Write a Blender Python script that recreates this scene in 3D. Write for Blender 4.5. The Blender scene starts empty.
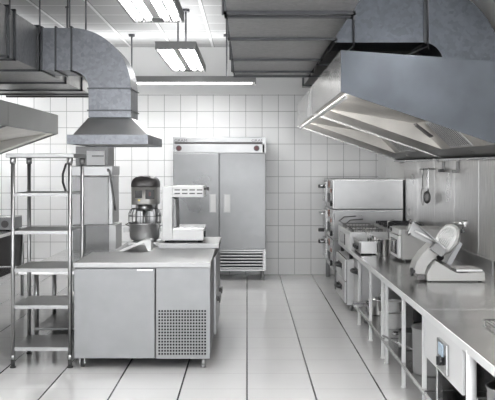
import bpy, bmesh, math, random
from mathutils import Vector, Matrix
random.seed(4)
C = bpy.context.scene.collection
# ------------------------------------------------------------------ camera
cd = bpy.data.cameras.new('camera'); cam = bpy.data.objects.new('camera', cd); C.objects.link(cam)
cam.location = (0, 0, 1.68); cam.rotation_euler = (math.pi/2, 0, 0)
cd.sensor_width = 36; cd.lens = 885/495*36; cd.shift_x = 0.001; cd.shift_y = -34/495
cd.clip_start = .05; cd.clip_end = 100
bpy.context.scene.camera = cam
# ------------------------------------------------------------------ light
w = bpy.data.worlds.new('world'); bpy.context.scene.world = w; w.use_nodes = True
bgn = w.node_tree.nodes['Background']; bgn.inputs[0].default_value = (.96, .98, 1, 1); bgn.inputs[1].default_value = 1.8
def area(name, loc, sx, sy, power, rot=(0, 0, 0), col=(.985, .995, 1)):
    l = bpy.data.lights.new(name, 'AREA'); l.shape = 'RECTANGLE'; l.size = sx; l.size_y = sy; l.energy = power; l.color = col
    o = bpy.data.objects.new(name, l); o.location = loc; o.rotation_euler = rot; C.objects.link(o); return o
for lx, ly, sx, sy, dn, up in ((-.785, 6.75, .38, 2.2, 40, 7), (-.785, 10.85, .38, 2.2, 40, 5), (-1.25, 12.5, 2.6, .3, 20, 7), (-3.72, 12.0, .38, 2.2, 80, 20),
                           (-.785, 2.6, .38, 2.2, 90, 30), (1.3, 4.7, .38, 2.2, 80, 25), (-1.9, 3.4, .38, 2.2, 90, 30)):  # these, and the one over the left hood, are added out of view
    zl = 2.845 if sx > 1 else 2.96
    area('ceiling_lamp_light', (lx, ly, zl+.049), sx, sy, dn)
    area('ceiling_fill_light', (lx, ly, zl+.095), sx, sy, up, (math.pi, 0, 0))  # added upward fill to brighten the ceiling; the lamps themselves shine down
vs = bpy.context.scene.view_settings
bpy.context.scene.display_settings.display_device = 'sRGB'
vs.view_transform = 'Standard'; vs.look = 'None'; vs.gamma = 1; vs.use_curve_mapping = False; vs.exposure = 1.2

# ------------------------------------------------------------------ materials
M = {}
def newmat(name):
    m = bpy.data.materials.new(name); m.use_nodes = True; M[name] = m
    nt = m.node_tree; return m, nt, nt.nodes['Principled BSDF']
def rgb(v): return (v[0], v[1], v[2], 1)
def plain(name, col, rough=.5, metal=0, emit=0, nscale=8, namt=.06, spec=.5, coat=0):
    m, nt, p = newmat(name)
    p.inputs['Roughness'].default_value = rough; p.inputs['Metallic'].default_value = metal
    p.inputs['Specular IOR Level'].default_value = spec; p.inputs['Coat Weight'].default_value = coat
    n = nt.nodes.new('ShaderNodeTexNoise'); n.inputs['Scale'].default_value = nscale; n.inputs['Detail'].default_value = 4
    g = nt.nodes.new('ShaderNodeNewGeometry'); nt.links.new(g.outputs['Position'], n.inputs['Vector'])
    mx = nt.nodes.new('ShaderNodeMix'); mx.data_type = 'RGBA'
    mx.inputs[6].default_value = rgb([c*(1-namt) for c in col]); mx.inputs[7].default_value = rgb([min(1, c*(1+namt)) for c in col])
    nt.links.new(n.outputs[0], mx.inputs[0]); nt.links.new(mx.outputs[2], p.inputs['Base Color'])
    if emit:
        p.inputs['Emission Color'].default_value = rgb(col); p.inputs['Emission Strength'].default_value = emit
    return m
def steel(name, col, r0, r1, cloud=2.2, stretch=(1, 1, 1), camt=.14, streak=0.0, bump=0.0):
    m, nt, p = newmat(name); L = nt.links.new
    p.inputs['Metallic'].default_value = 1
    g = nt.nodes.new('ShaderNodeNewGeometry')
    n = nt.nodes.new('ShaderNodeTexNoise'); n.inputs['Scale'].default_value = cloud; n.inputs['Detail'].default_value = 3
    L(g.outputs['Position'], n.inputs['Vector'])
    mp = nt.nodes.new('ShaderNodeMapping'); mp.inputs['Scale'].default_value = stretch; L(g.outputs['Position'], mp.inputs['Vector'])
    s = nt.nodes.new('ShaderNodeTexNoise'); s.inputs['Scale'].default_value = 14; s.inputs['Detail'].default_value = 3; L(mp.outputs[0], s.inputs['Vector'])
    mr = nt.nodes.new('ShaderNodeMapRange'); mr.inputs['From Min'].default_value = .3; mr.inputs['From Max'].default_value = .7
    mr.inputs['To Min'].default_value = r0; mr.inputs['To Max'].default_value = r1; L(n.outputs[0], mr.inputs['Value']); L(mr.outputs[0], p.inputs['Roughness'])
    mx = nt.nodes.new('ShaderNodeMix'); mx.data_type = 'RGBA'
    mx.inputs[6].default_value = rgb([c*(1-camt) for c in col]); mx.inputs[7].default_value = rgb([min(1, c*(1+camt)) for c in col])
    ad = nt.nodes.new('ShaderNodeMix'); ad.data_type = 'FLOAT'; ad.inputs[0].default_value = streak
    L(n.outputs[0], ad.inputs[2]); L(s.outputs[0], ad.inputs[3]); 
    m2 = nt.nodes.new('ShaderNodeMapRange'); m2.inputs['From Min'].default_value = .3; m2.inputs['From Max'].default_value = .7; L(ad.outputs[0], m2.inputs['Value'])
    L(m2.outputs[0], mx.inputs[0]); L(mx.outputs[2], p.inputs['Base Color'])
    if bump:
        b = nt.nodes.new('ShaderNodeBump'); b.inputs['Strength'].default_value = bump; b.inputs['Distance'].default_value = .01
        L(s.outputs[0], b.inputs['Height']); L(b.outputs[0], p.inputs['Normal'])
    return m
steel('steel_leg', (.62, .62, .62), .45, .55)
steel('steel', (.40, .40, .402), .27, .36)
steel('steel_bright', (.50, .50, .50), .2, .3)
steel('steel_satin', (.265, .268, .273), .42, .55, cloud=2.5)
steel('steel_worktop', (.58, .577, .572), .16, .26, cloud=3, camt=.07, stretch=(6, 1, 1), streak=.4)
steel('steel_wall', (.70, .69, .68), .25, .38, cloud=1.2, stretch=(1, 4, .35), streak=.65, camt=.2)
steel('steel_fascia', (.62, .615, .605), .2, .3, cloud=2, stretch=(1, 3, .3), streak=.6, camt=.16)
steel('steel_dark', (.20, .20, .20), .35, .5)  # darker steel shared by guards, pots, filters and the left hood
steel('steel_cream', (.58, .56, .53), .38, .5, cloud=3)
steel('steel_fridge', (.25, .252, .255), .26, .4, cloud=1.8, camt=.16)
steel('steel_nose', (.36, .36, .36), .40, .5, cloud=3, camt=.1)
plain('appliance_white', (.88, .88, .89), .35, namt=.04)
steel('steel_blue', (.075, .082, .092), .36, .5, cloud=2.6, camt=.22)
def galv(name, col):
    m, nt, p = newmat(name); L = nt.links.new
    p.inputs['Metallic'].default_value = 1; p.inputs['Roughness'].default_value = .42
    g = nt.nodes.new('ShaderNodeNewGeometry')
    v = nt.nodes.new('ShaderNodeTexVoronoi'); v.inputs['Scale'].default_value = 32; L(g.outputs['Position'], v.inputs['Vector'])
    n = nt.nodes.new('ShaderNodeTexNoise'); n.inputs['Scale'].default_value = 2.5; L(g.outputs['Position'], n.inputs['Vector'])
    sp = nt.nodes.new('ShaderNodeSeparateColor'); L(v.outputs['Color'], sp.inputs[0])
    a = nt.nodes.new('ShaderNodeMath'); a.operation = 'ADD'; L(sp.outputs[0], a.inputs[0]); L(n.outputs[0], a.inputs[1])
    mx = nt.nodes.new('ShaderNodeMix'); mx.data_type = 'RGBA'
    mx.inputs[6].default_value = rgb([c*.78 for c in col]); mx.inputs[7].default_value = rgb([c*1.2 for c in col])
    h = nt.nodes.new('ShaderNodeMath'); h.operation = 'MULTIPLY'; h.inputs[1].default_value = .6; L(a.outputs[0], h.inputs[0])
    L(h.outputs[0], mx.inputs[0]); L(mx.outputs[2], p.inputs['Base Color'])
    return m
galv('galvanised', (.175, .182, .197)); galv('galvanised_blue', (.085, .092, .104)); galv('galvanised_dull', (.36, .36, .36))
plain('flange', (.07, .072, .077), .4, .6)
plain('rod', (.14, .14, .15), .4, .7)
plain('white_enamel', (.62, .62, .62), .28, namt=.02)
plain('cream_enamel', (.33, .327, .32), .35, namt=.03)
plain('grey_enamel', (.28, .28, .28), .35, namt=.03)
plain('black_plastic', (.02, .02, .022), .4)
plain('dark_grey', (.085, .08, .08), .35, .3)
plain('under_table_shade', (.03, .03, .03), .7, spec=.2)  # near-black colour standing in for shade under the worktops
plain('steel_sheen_white', (.68, .68, .68), .35, spec=.6)  # plain white standing in for bright reflections on steel edges and legs
plain('mixer_enamel', (.30, .295, .28), .3, metal=.3)
plain('iron', (.035, .035, .038), .55, .3)
plain('red_display', (.07, .015, .018), .3)
plain('orange', (.28, .12, .08), .4)
plain('blue_plastic', (.4, .5, .6), .3)
plain('yellow', (.75, .6, .1), .4)
plain('fixture_grey', (.26, .26, .26), .45, .2)
plain('tube_glow', (1, .99, .96), .4, emit=2.0, namt=0)
plain('reflector', (.6, .6, .6), .35, namt=.01)
plain('glass_dark', (.03, .033, .035), .08)
plain('plaster', (.84, .84, .835), .7, nscale=3, namt=.02)
plain('rubber', (.03, .03, .03), .7)
plain('grey_bin', (.22, .22, .22), .5, namt=.04)
plain('recess_shade', (.006, .006, .006), .9, spec=.05)  # black standing in for the unlit depth behind holes, slats and gaps

def linemask(nt, coord, off, pitch, width):
    """1 on the joint, 0 on the tile; joints where (coord-off)/pitch is whole"""
    def mth(op, a, b=None):
        n = nt.nodes.new('ShaderNodeMath'); n.operation = op
        if isinstance(a, float): n.inputs[0].default_value = a
        else: nt.links.new(a, n.inputs[0])
        if b is not None:
            if isinstance(b, float): n.inputs[1].default_value = b
            else: nt.links.new(b, n.inputs[1])
        return n.outputs[0]
    t = mth('DIVIDE', mth('SUBTRACT', coord, float(off)), float(pitch))
    f = mth('ABSOLUTE', mth('SUBTRACT', mth('FRACT', mth('ADD', t, .5)), .5))
    return mth('LESS_THAN', f, float(width/2/pitch))
def tiles(name, base, specs, rough, spec=.5, vary=.03, nscale=.8, bumpy=0):
    """specs: list of (axis, offset, pitch, width, joint colour)"""
    m, nt, p = newmat(name); L = nt.links.new
    g = nt.nodes.new('ShaderNodeNewGeometry'); s = nt.nodes.new('ShaderNodeSeparateXYZ'); L(g.outputs['Position'], s.inputs[0])
    n = nt.nodes.new('ShaderNodeTexNoise'); n.inputs['Scale'].default_value = nscale; n.inputs['Detail'].default_value = 5; L(g.outputs['Position'], n.inputs['Vector'])
    mx = nt.nodes.new('ShaderNodeMix'); mx.data_type = 'RGBA'; L(n.outputs[0], mx.inputs[0])
    mx.inputs[6].default_value = rgb([c*(1-vary) for c in base]); mx.inputs[7].default_value = rgb([min(1, c*(1+vary)) for c in base])
    out = mx.outputs[2]
    for ax, off, pitch, width, jc in specs:
        k = linemask(nt, s.outputs['XYZ'.index(ax)], off, pitch, width)
        q = nt.nodes.new('ShaderNodeMix'); q.data_type = 'RGBA'; L(k, q.inputs[0]); L(out, q.inputs[6]); q.inputs[7].default_value = rgb(jc); out = q.outputs[2]
    L(out, p.inputs['Base Color']); p.inputs['Roughness'].default_value = rough; p.inputs['Specular IOR Level'].default_value = spec
    if bumpy:
        b = nt.nodes.new('ShaderNodeBump'); b.inputs['Strength'].default_value = bumpy; b.inputs['Distance'].default_value = .02
        n2 = nt.nodes.new('ShaderNodeTexNoise'); n2.inputs['Scale'].default_value = 2.5; L(g.outputs['Position'], n2.inputs['Vector'])
        L(n2.outputs[0], b.inputs['Height']); L(b.outputs[0], p.inputs['Normal'])
    return m
FLOOR_J = (.01, .01, .01)
tiles('floor_tiles', (.60, .595, .59), [('Y', .17, .5, .006, (.40, .39, .38)), ('X', 0, .5, .013, FLOOR_J)], .12, spec=.6, vary=.07, nscale=1.6, bumpy=.04)
GJ = (.40, .40, .40)
tiles('wall_tiles_back', (.90, .90, .90), [('X', .485, .252, .008, GJ), ('Z', 2.272, .2525, .008, GJ)], .14, bumpy=.04)
tiles('wall_tiles_side', (.90, .90, .90), [('Y', .05, .252, .008, GJ), ('Z', 2.272, .2525, .008, GJ)], .14, bumpy=.04)
tiles('ceiling_tiles', (.60, .60, .60), [('Y', .25, .62, .05, (.85, .85, .85)), ('Y', .29, .62, .02, (.36, .36, .36)), ('X', -.53, .635, .036, (.95, .95, .95)), ('X', -.506, .635, .012, (.36, .36, .36))], .85, spec=.2)

# ------------------------------------------------------------------ mesh helper
ORG = {}
class B:
    def __init__(s): s.bm = bmesh.new()
    def _add(s, vs, fs, smooth=None):
        v = [s.bm.verts.new(p) for p in vs]; out = []
        for i, f in enumerate(fs):
            try:
                nf = s.bm.faces.new([v[k] for k in f]); out.append(nf)
                if smooth and smooth[i]: nf.smooth = True
            except ValueError: pass
        return v, out
    def box(s, x0, x1, y0, y1, z0, z1, bev=0):
        x0, x1 = sorted((x0, x1)); y0, y1 = sorted((y0, y1)); z0, z1 = sorted((z0, z1))
        v, f = s._add([(x0, y0, z0), (x1, y0, z0), (x1, y1, z0), (x0, y1, z0), (x0, y0, z1), (x1, y0, z1), (x1, y1, z1), (x0, y1, z1)],
               [(0, 3, 2, 1), (4, 5, 6, 7), (0, 1, 5, 4), (1, 2, 6, 5), (2, 3, 7, 6), (3, 0, 4, 7)])
        if bev:
            es = list({e for q in f for e in q.edges})
            bmesh.ops.bevel(s.bm, geom=es, offset=min(bev, .45*min(x1-x0, y1-y0, z1-z0)), segments=2, affect='EDGES', profile=.6)
        return s
    def prism(s, poly, ax, a0, a1, bev=0):
        n = len(poly)
        def P(u, a): return {'x': (a, u[0], u[1]), 'y': (u[0], a, u[1]), 'z': (u[0], u[1], a)}[ax]
        vs_ = [P(u, a0) for u in poly]+[P(u, a1) for u in poly]
        fs = [tuple(range(n)), tuple(range(2*n-1, n-1, -1))]+[(i, i+n, (i+1) % n+n, (i+1) % n) for i in range(n)]
        v, f = s._add(vs_, fs)
        if bev:
            bmesh.ops.bevel(s.bm, geom=list({e for q in f for e in q.edges}), offset=bev, segments=2, affect='EDGES')
        return s
    def cyl(s, p0, p1, r, seg=16, r2=None):
        r2 = r if r2 is None else r2
        p0 = Vector(p0); p1 = Vector(p1); d = (p1-p0).normalized()
        u = d.orthogonal().normalized(); v = d.cross(u)
        ring = lambda c, q: [c+(u*math.cos(2*math.pi*i/seg)+v*math.sin(2*math.pi*i/seg))*q for i in range(seg)]
        vs_ = ring(p0, r)+ring(p1, r2)
        fs = [(i, (i+1) % seg, (i+1) % seg+seg, i+seg) for i in range(seg)]+[tuple(range(seg-1, -1, -1)), tuple(range(seg, 2*seg))]
        s._add(vs_, fs, [1]*seg+[0, 0]); return s
    def tube(s, pts, r, seg=8, closed=False):
        pts = [Vector(p) for p in pts]; n = len(pts); rings = []; u = None
        for i, p in enumerate(pts):
            if closed: d = pts[(i+1) % n]-pts[i-1]
            else: d = pts[min(i+1, n-1)]-pts[max(i-1, 0)]
            d.normalize()
            u = d.orthogonal() if u is None else u-d*u.dot(d)
            u.normalize(); v = d.cross(u)
            rings.append([s.bm.verts.new(p+(u*math.cos(2*math.pi*k/seg)+v*math.sin(2*math.pi*k/seg))*r) for k in range(seg)])
        for i in range(n if closed else n-1):
            a, b = rings[i], rings[(i+1) % n]
            for k in range(seg):
                f = s.bm.faces.new((a[k], a[(k+1) % seg], b[(k+1) % seg], b[k])); f.smooth = True
        if not closed:
            s.bm.faces.new(rings[0][::-1]); s.bm.faces.new(rings[-1])
        return s
    def lathe(s, cx, cy, prof, seg=28, cz=0):
        rings = []
        for r, z in prof:
            if r < 1e-5: rings.append([s.bm.verts.new((cx, cy, cz+z))])
            else: rings.append([s.bm.verts.new((cx+r*math.cos(2*math.pi*k/seg), cy+r*math.sin(2*math.pi*k/seg), cz+z)) for k in range(seg)])
        for a, b in zip(rings, rings[1:]):
            for k in range(seg):
                q = [a[k % len(a)], a[(k+1) % len(a)], b[(k+1) % len(b)], b[k % len(b)]]
                u = []
                for t in q:
                    if t not in u: u.append(t)
                if len(u) > 2:
                    f = s.bm.faces.new(u); f.smooth = True
        return s
    def rot(s, M4):
        bmesh.ops.transform(s.bm, matrix=M4, verts=s.bm.verts); return s
    def obj(s, name, mat, parent=None):
        bmesh.ops.recalc_face_normals(s.bm, faces=s.bm.faces)
        me = bpy.data.meshes.new(name)
        o = bpy.data.objects.new(name, me)
        if parent is not None:
            r = parent
            while r.parent: r = r.parent
            org = ORG[r.name]
            bmesh.ops.translate(s.bm, verts=s.bm.verts, vec=(-org[0], -org[1], -org[2])); o.parent = parent
        s.bm.to_mesh(me); s.bm.free(); me.materials.append(M[mat]); C.objects.link(o)
        return o
def thing(name, loc, label, cat, group=None):
    o = bpy.data.objects.new(name, None); C.objects.link(o); o.location = loc; o.empty_display_size = .1
    ORG[o.name] = loc; o['label'] = label; o['category'] = cat
    if group: o['group'] = group
    return o
def struct(o): o['kind'] = 'structure'; return o
def single(b, name, mat, label, cat, group=None):
    """a thing of one mesh: origin at its base"""
    vs_ = [v.co for v in b.bm.verts]
    c = Vector(((min(v.x for v in vs_)+max(v.x for v in vs_))/2, (min(v.y for v in vs_)+max(v.y for v in vs_))/2, min(v.z for v in vs_)))
    bmesh.ops.translate(b.bm, verts=b.bm.verts, vec=-c)
    o = b.obj(name, mat); o.location = c; o['label'] = label; o['category'] = cat
    if group: o['group'] = group
    return o
def text(body, size, M4, mat, parent, name='lettering', depth=.001):
    cu = bpy.data.curves.new('lettering', 'FONT'); cu.body = body; cu.size = size; cu.extrude = depth; cu.align_x = 'CENTER'; cu.align_y = 'CENTER'
    t = bpy.data.objects.new('tmp', cu); C.objects.link(t)
    dg = bpy.context.evaluated_depsgraph_get(); me = bpy.data.meshes.new_from_object(t.evaluated_get(dg))
    bpy.data.objects.remove(t); b = B(); b.bm.from_mesh(me); b.rot(M4); return b.obj(name, mat, parent)
PI = math.pi

# ------------------------------------------------------------------ room
XL, XR, YB, ZC = -4.2, 2.15, 13.7, 3.52
struct(B().box(XL-.1, XR+.1, -1.5, YB+.1, -.1, 0).obj('floor', 'floor_tiles'))
struct(B().box(XL-.1, XR+.1, -1.5, YB+.1, ZC, ZC+.1).obj('ceiling', 'ceiling_tiles'))
wb = struct(B().box(XL-.1, XR+.1, YB, YB+.1, 0, ZC).obj('wall_back', 'plaster'))
struct(B().box(XL, 2.03, YB-.008, YB, 0, 2.787).obj('trim_1', 'wall_tiles_back'))
struct(B().box(XL-.1, XL, -1.5, YB, 0, ZC).obj('wall_left', 'plaster'))
struct(B().box(XL, XL+.008, -1.5, YB-.01, 0, 2.787).obj('trim_2', 'wall_tiles_side'))
struct(B().box(XR, XR+.1, -1.5, YB, 0, ZC).obj('wall_right', 'plaster'))
b = B()
y = 12.06
while y > -1.4:                      # steel cladding sheets with narrow joints between
    b.box(XR-.008, XR, max(y-.962, -1.5), y, .71, 2.9, .002); y -= .97
struct(b.obj('trim_3', 'steel_wall'))
struct(B().box(XR-.006, XR, -1.5, 12.06, 0, .705).obj('wall_shade_sheet', 'under_table_shade'))  # wall painted dark below the worktops to imitate the shade there

# ------------------------------------------------------------------ ducts
def flange_x(b, x, y0, y1, z0, z1, t=.018, o=.02):      # frame around a duct that runs along x
    b.box(x-t, x+t, y0-o, y0+.001, z0-o, z1+o); b.box(x-t, x+t, y1, y1+o, z0-o, z1+o)
    b.box(x-t, x+t, y0-o, y1+o, z0-o, z0); b.box(x-t, x+t, y0-o, y1+o, z1, z1+o); return b
def flange_y(b, y, x0, x1, z0, z1, t=.018, o=.02):
    b.box(x0-o, x0, y-t, y+t, z0-o, z1+o); b.box(x1, x1+o, y-t, y+t, z0-o, z1+o)
    b.box(x0-o, x1+o, y-t, y+t, z0-o, z0); b.box(x0-o, x1+o, y-t, y+t, z1, z1+o); return b
def bend_poly(cx, cz, ri, ro, n=20):
    p = [(cx+ro*math.sin(a), cz+ro*math.cos(a)) for a in [PI/2*i/n for i in range(n+1)]]
    return p+[(cx+ri*math.sin(a), cz+ri*math.cos(a)) for a in [PI/2*(n-i)/n for i in range(n+1)]]
def rods(root, pts, ztop=ZC, r=.008):
    for x, y, z in pts:
        B().cyl((x, y, z), (x, y, ztop-.001), r, 8).cyl((x, y, ztop-.02), (x, y, ztop-.001), .02, 10).obj('hanger_rod', 'rod', root)
# left trunk
t = thing('ventilation_duct', (-2.7, 8.4, 2.645), 'long rectangular sheet metal duct trunk running front to back at upper left', 'duct', 'ceiling ducts')
B().box(-3.3, -2.1, 4.2, 12.25, 2.645, 3.07, .004).obj('duct_body', 'galvanised_dull', t)
for y in (5.6, 7.74, 7.96, 8.86, 10.2, 11.2, 11.8, 12.2):
    flange_y(B(), y, -3.3, -2.1, 2.645, 3.07).obj('flange', 'flange', t)
rods(t, [(-2.075, 8.86, 3.0), (-2.075, 10.2, 3.0), (-2.075, 7.74, 3.0)])
# left branch with bend
t = thing('ventilation_duct', (-1.6, 9.185, 2.16), 'galvanised duct branch bending down into the small island canopy at upper left', 'duct', 'ceiling ducts')
B().box(-2.078, -1.775, 8.9, 9.47, 2.645, 3.07).obj('duct_body', 'galvanised', t)
B().prism(bend_poly(-1.775, 2.464, .181, .606), 'y', 8.9, 9.47).obj('elbow', 'galvanised', t)
B().box(-1.594, -1.169, 8.9, 9.47, 2.17, 2.464).obj('drop_duct', 'galvanised', t)
for x in (-2.065, -1.925, -1.765): flange_x(B(), x, 8.9, 9.47, 2.645, 3.07, .008, .015).obj('flange', 'flange', t)
for z in (2.462, 2.24):
    b = B(); x0, x1, y0, y1 = -1.594, -1.169, 8.9, 9.47; o = .014
    b.box(x0-o, x1+o, y0-o, y0, z-.005, z+.005).box(x0-o, x1+o, y1, y1+o, z-.005, z+.005).box(x0-o, x0, y0, y1, z-.005, z+.005).box(x1, x1+o, y0, y1, z-.005, z+.005)
    b.obj('flange', 'flange', t)
rods(t, [(-1.78, 8.88, 3.07), (-1.63, 8.95, 3.05), (-1.925, 9.5, 3.07)])
# small canopy under branch
t = thing('exhaust_canopy', (-1.337, 9.185, 1.89), 'small galvanised pyramid exhaust canopy hanging above the mixer', 'exhaust hood')
b = B(); r0 = [(-1.675, 8.5), (-.955, 8.5), (-.955, 9.87), (-1.675, 9.87)]; r1 = [(-1.596, 8.898), (-1.167, 8.898), (-1.167, 9.472), (-1.596, 9.472)]
b._add([(x, y, 1.977) for x, y in r0]+[(x, y, 2.165) for x, y in r1], [(0, 1, 5, 4), (1, 2, 6, 5), (2, 3, 7, 6), (3, 0, 4, 7)])
b.obj('flared_cone', 'steel_leg', t)
b = B(); X0, X1, Y0, Y1 = -1.725, -.949, 8.48, 9.89
b.box(X0, X1, Y0, Y0+.015, 1.89, 1.98).box(X0, X1, Y1-.015, Y1, 1.89, 1.98).box(X0, X0+.015, Y0+.015, Y1-.015, 1.89, 1.98).box(X1-.015, X1, Y0+.015, Y1-.015, 1.89, 1.98)
b.box(X0+.015, X0+.06, Y0+.015, Y1-.015, 1.972, 1.979).box(X0+.06, X1-.015, Y0+.015, Y0+.03, 1.972, 1.979)
b.obj('rim', 'galvanised', t)
b = B(); b.box(X0+.015, X1-.015, Y0+.015, Y1-.015, 1.90, 1.905); b.obj('grease_filter', 'steel_dark', t)
# right trunk
t = thing('ventilation_duct', (.29, 7.2, 2.72), 'wide rectangular duct trunk overhead right of the hanging lamps', 'duct', 'ceiling ducts')
B().box(-.135, .71, 4.3, 10.22, 2.72, 3.206, .004).obj('duct_body', 'galvanised_dull', t)
for y in (4.9, 5.96, 6.1, 7.2, 8.6, 9.7, 10.18):
    flange_y(B(), y, -.135, .71, 2.72, 3.206, .028, .02).obj('flange', 'flange', t)
rods(t, [(-.165, 6.04, 2.71), (-.165, 7.2, 2.71), (-.165, 8.6, 2.71), (-.165, 9.7, 2.71)])
# right branch with bend into hood
t = thing('ventilation_duct', (1.48, 7.72, 2.5), 'blue grey galvanised duct elbow dropping into the large right hood', 'duct', 'ceiling ducts')
B().box(.732, 1.48, 7.45, 8.0, 2.72, 3.206).obj('duct_body', 'galvanised_blue', t)
B().prism(bend_poly(1.48, 2.55, .17, .656, 26), 'y', 7.45, 8.0).obj('elbow', 'galvanised_blue', t)
B().box(1.65, 2.134, 7.45, 8.0, 2.50, 2.55).obj('drop_duct', 'galvanised_blue', t)
flange_x(B(), 1.50, 7.45, 8.0, 2.72, 3.206, .014, .016).obj('flange', 'flange', t)
flange_x(B(), .745, 7.45, 8.0, 2.72, 3.206, .01, .014).obj('flange', 'flange', t)
rods(t, [(.895, 7.42, 2.68), (1.515, 7.41, 2.66)])
b = B(); b.tube([(.895, 7.42, 2.69), (.80, 7.42, 2.60)], .006).tube([(1.51, 7.41, 2.68), (1.28, 7.41, 2.58)], .008).box(.885, .905, 7.40, 7.44, 2.90, 2.94); b.obj('bracket', 'flange', t)
# plenum above the hoods
t = thing('ventilation_duct', (1.43, 10.3, 2.76), 'dull dark duct box lying over the far right hood below the ceiling', 'duct', 'ceiling ducts')
B().box(.76, 2.12, 8.3, 12.2, 2.76, 3.2, .004).obj('duct_body', 'galvanised_dull', t)
for y in (9.4, 10.6, 11.8): flange_y(B(), y, .76, 2.12, 2.76, 3.2, .014, .014).obj('flange', 'flange', t)
rods(t, [(.742, 9.4, 2.75), (.742, 11.8, 2.75)])

# ------------------------------------------------------------------ wall hoods
def wall_hood(sx, ya, yb, xf, xw, zb, zt, zwb, zwt, lab, filt, hous, mats, near_end, far_end):
    """canopy along a side wall; sx is +1 for the right wall; xf fascia, xw wall"""
    X = lambda x: x
    t = thing('exhaust_hood', ((xf+xw)/2, (ya+yb)/2, zwb), lab, 'exhaust hood', 'wall exhaust hoods')
    zs = lambda x: zb+(zwb-zb)*(x-xf)/(xw-xf)
    prof = [(xf, zb), (xf, zt), (xw, zwt), (xw, zwb)]
    B().prism(prof, 'y', ya, ya+.012).obj('end_panel', mats[0] if near_end else mats[1], t)
    B().prism(prof, 'y', yb-.012, yb).obj('end_panel', mats[1], t)
    d = .012*sx
    b = B(); b.box(xf, xf+d, ya+.012, yb-.012, zb, zt); b.box(xf+d, xf+4*d, ya+.012, yb-.012, zb-.002, zb+.008); b.obj('fascia', mats[1], t)
    b = B(); b.prism([(xf+d, zt), (xw, zwt), (xw, zwt-.01), (xf+d, zt-.01)], 'y', ya+.012, yb-.012); b.obj('top_sheet', 'steel_dark', t)
    # inner lining: slopes from the fascia, filters at 45 degrees near the wall
    y0, y1 = ya+.012, yb-.012
    xa, za = xf+4*d, zb+.004
    xt, zt2 = xf+.95*sx, zb-.145
    xb = xf+1.205*sx; zb2 = zs(xb)+.012
    h0, h1 = hous
    b = B(); th = .01
    b.prism([(xa, za), (xt, zt2), (xt, zt2+th), (xa, za+th)], 'y', h0, h1)
    b.prism([(xt, zt2), (xb, zb2), (xb+.01*sx, zb2+th), (xt+.01*sx, zt2+th)], 'y', h0, h1)
    for (p, q) in ((y0, h0), (h1, y1)):
        if q-p > .02:
            b.prism([(xa, za), (xb, zb2), (xb, zb2+th), (xa, za+th)], 'y', p, q)
    for q in (h0, h1):
        if y0+.02 < q < y1-.02: b.prism([(xa, za), (xb, zb2), (xt, zt2)][::1], 'y', q-.006, q+.006)
    b.obj('inner_lining', 'steel_cream', t)
    b = B(); b.prism([(xb, zb2), (xw, zwb+.002), (xw, zwb+.012), (xb, zb2+.03)], 'y', y0, y1); b.obj('gutter', 'steel', t)
    # lip along the wall
    b = B(); b.box(xw-.05*sx, xw, y0, y1, zwb-.02, zwb); b.obj('drip_rail', 'steel_bright', t)
    for f0, f1 in filt:
        u = Vector((xb-xt, 0, zb2-zt2)); Ln = u.length; u.normalize(); nrm = Vector((-abs(u.z)*sx, 0, -abs(u.x)))
        P = lambda s_, y_, h_: tuple(Vector((xt, y_, zt2))+u*s_+nrm*h_)
        b = B()
        def slab(s0, s1, ya_, yb_, h0_, h1_):
            b._add([P(s0, ya_, h0_), P(s1, ya_, h0_), P(s1, yb_, h0_), P(s0, yb_, h0_), P(s0, ya_, h1_), P(s1, ya_, h1_), P(s1, yb_, h1_), P(s0, yb_, h1_)],
                   [(0, 3, 2, 1), (4, 5, 6, 7), (0, 1, 5, 4), (1, 2, 6, 5), (2, 3, 7, 6), (3, 0, 4, 7)])
        slab(.01, .03, f0, f1, .001, .008); slab(Ln-.03, Ln-.01, f0, f1, .001, .008)
        slab(.01, Ln-.01, f0, f0+.015, .001, .006); slab(.01, Ln-.01, f1-.015, f1, .001, .006)
        yy = f0+.035
        while yy < f1-.04:
            slab(.03, Ln-.03, yy, yy+.038, .0035, .006); yy += .07
        fo = b.obj('baffle_filter', 'steel_leg', t)
        b = B(); slab(.02, Ln-.02, f0+.01, f1-.01, .0005, .003); b.obj('filter_shade', 'recess_shade', fo)
    return t, (xt, zt2, xb, zb2)
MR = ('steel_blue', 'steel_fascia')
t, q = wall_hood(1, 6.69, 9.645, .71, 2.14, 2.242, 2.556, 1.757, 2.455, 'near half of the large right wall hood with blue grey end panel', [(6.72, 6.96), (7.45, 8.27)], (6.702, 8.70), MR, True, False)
b = B(); b.prism([(1.60, 2.085), (1.76, 1.965), (1.76, 1.955), (1.60, 2.075)], 'y', 8.36, 8.5)
for i in range(5): b.prism([(1.61, 2.073), (1.75, 1.962), (1.75, 1.95), (1.61, 2.06)], 'y', 8.37+i*.026, 8.382+i*.026)
b.obj('vent_grille', 'dark_grey', t)
B().box(.745, .765, 6.75, 9.55, 2.19, 2.22, .004).obj('lamp_strip', 'reflector', t)
t, q = wall_hood(1, 9.655, 12.6, .71, 2.14, 2.242, 2.556, 1.757, 2.455, 'far half of the large right wall hood nearest the tiled wall', [(10.0, 11.0)], (9.667, 11.4), ('steel_fascia', 'steel_fascia'), False, True)
B().box(.745, .765, 9.75, 12.5, 2.19, 2.22, .004).obj('lamp_strip', 'reflector', t)
for y0, y1 in ((6.75, 9.55), (9.75, 12.5)):
    area('hood_lamp_light', (.768, (y0+y1)/2, 2.205), .03, y1-y0, 2.2, (0, -PI/2-.12, 0), (1, .97, .92))
ML = ('steel_dark', 'steel_dark')
t, q = wall_hood(-1, 10.21, 12.9, -2.755, -4.19, 2.146, 2.423, 1.64, 2.33, 'far half of the left wall exhaust hood above the left table', [(10.6, 11.4), (11.8, 12.5)], (10.4, 12.6), ML, False, True)
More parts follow.
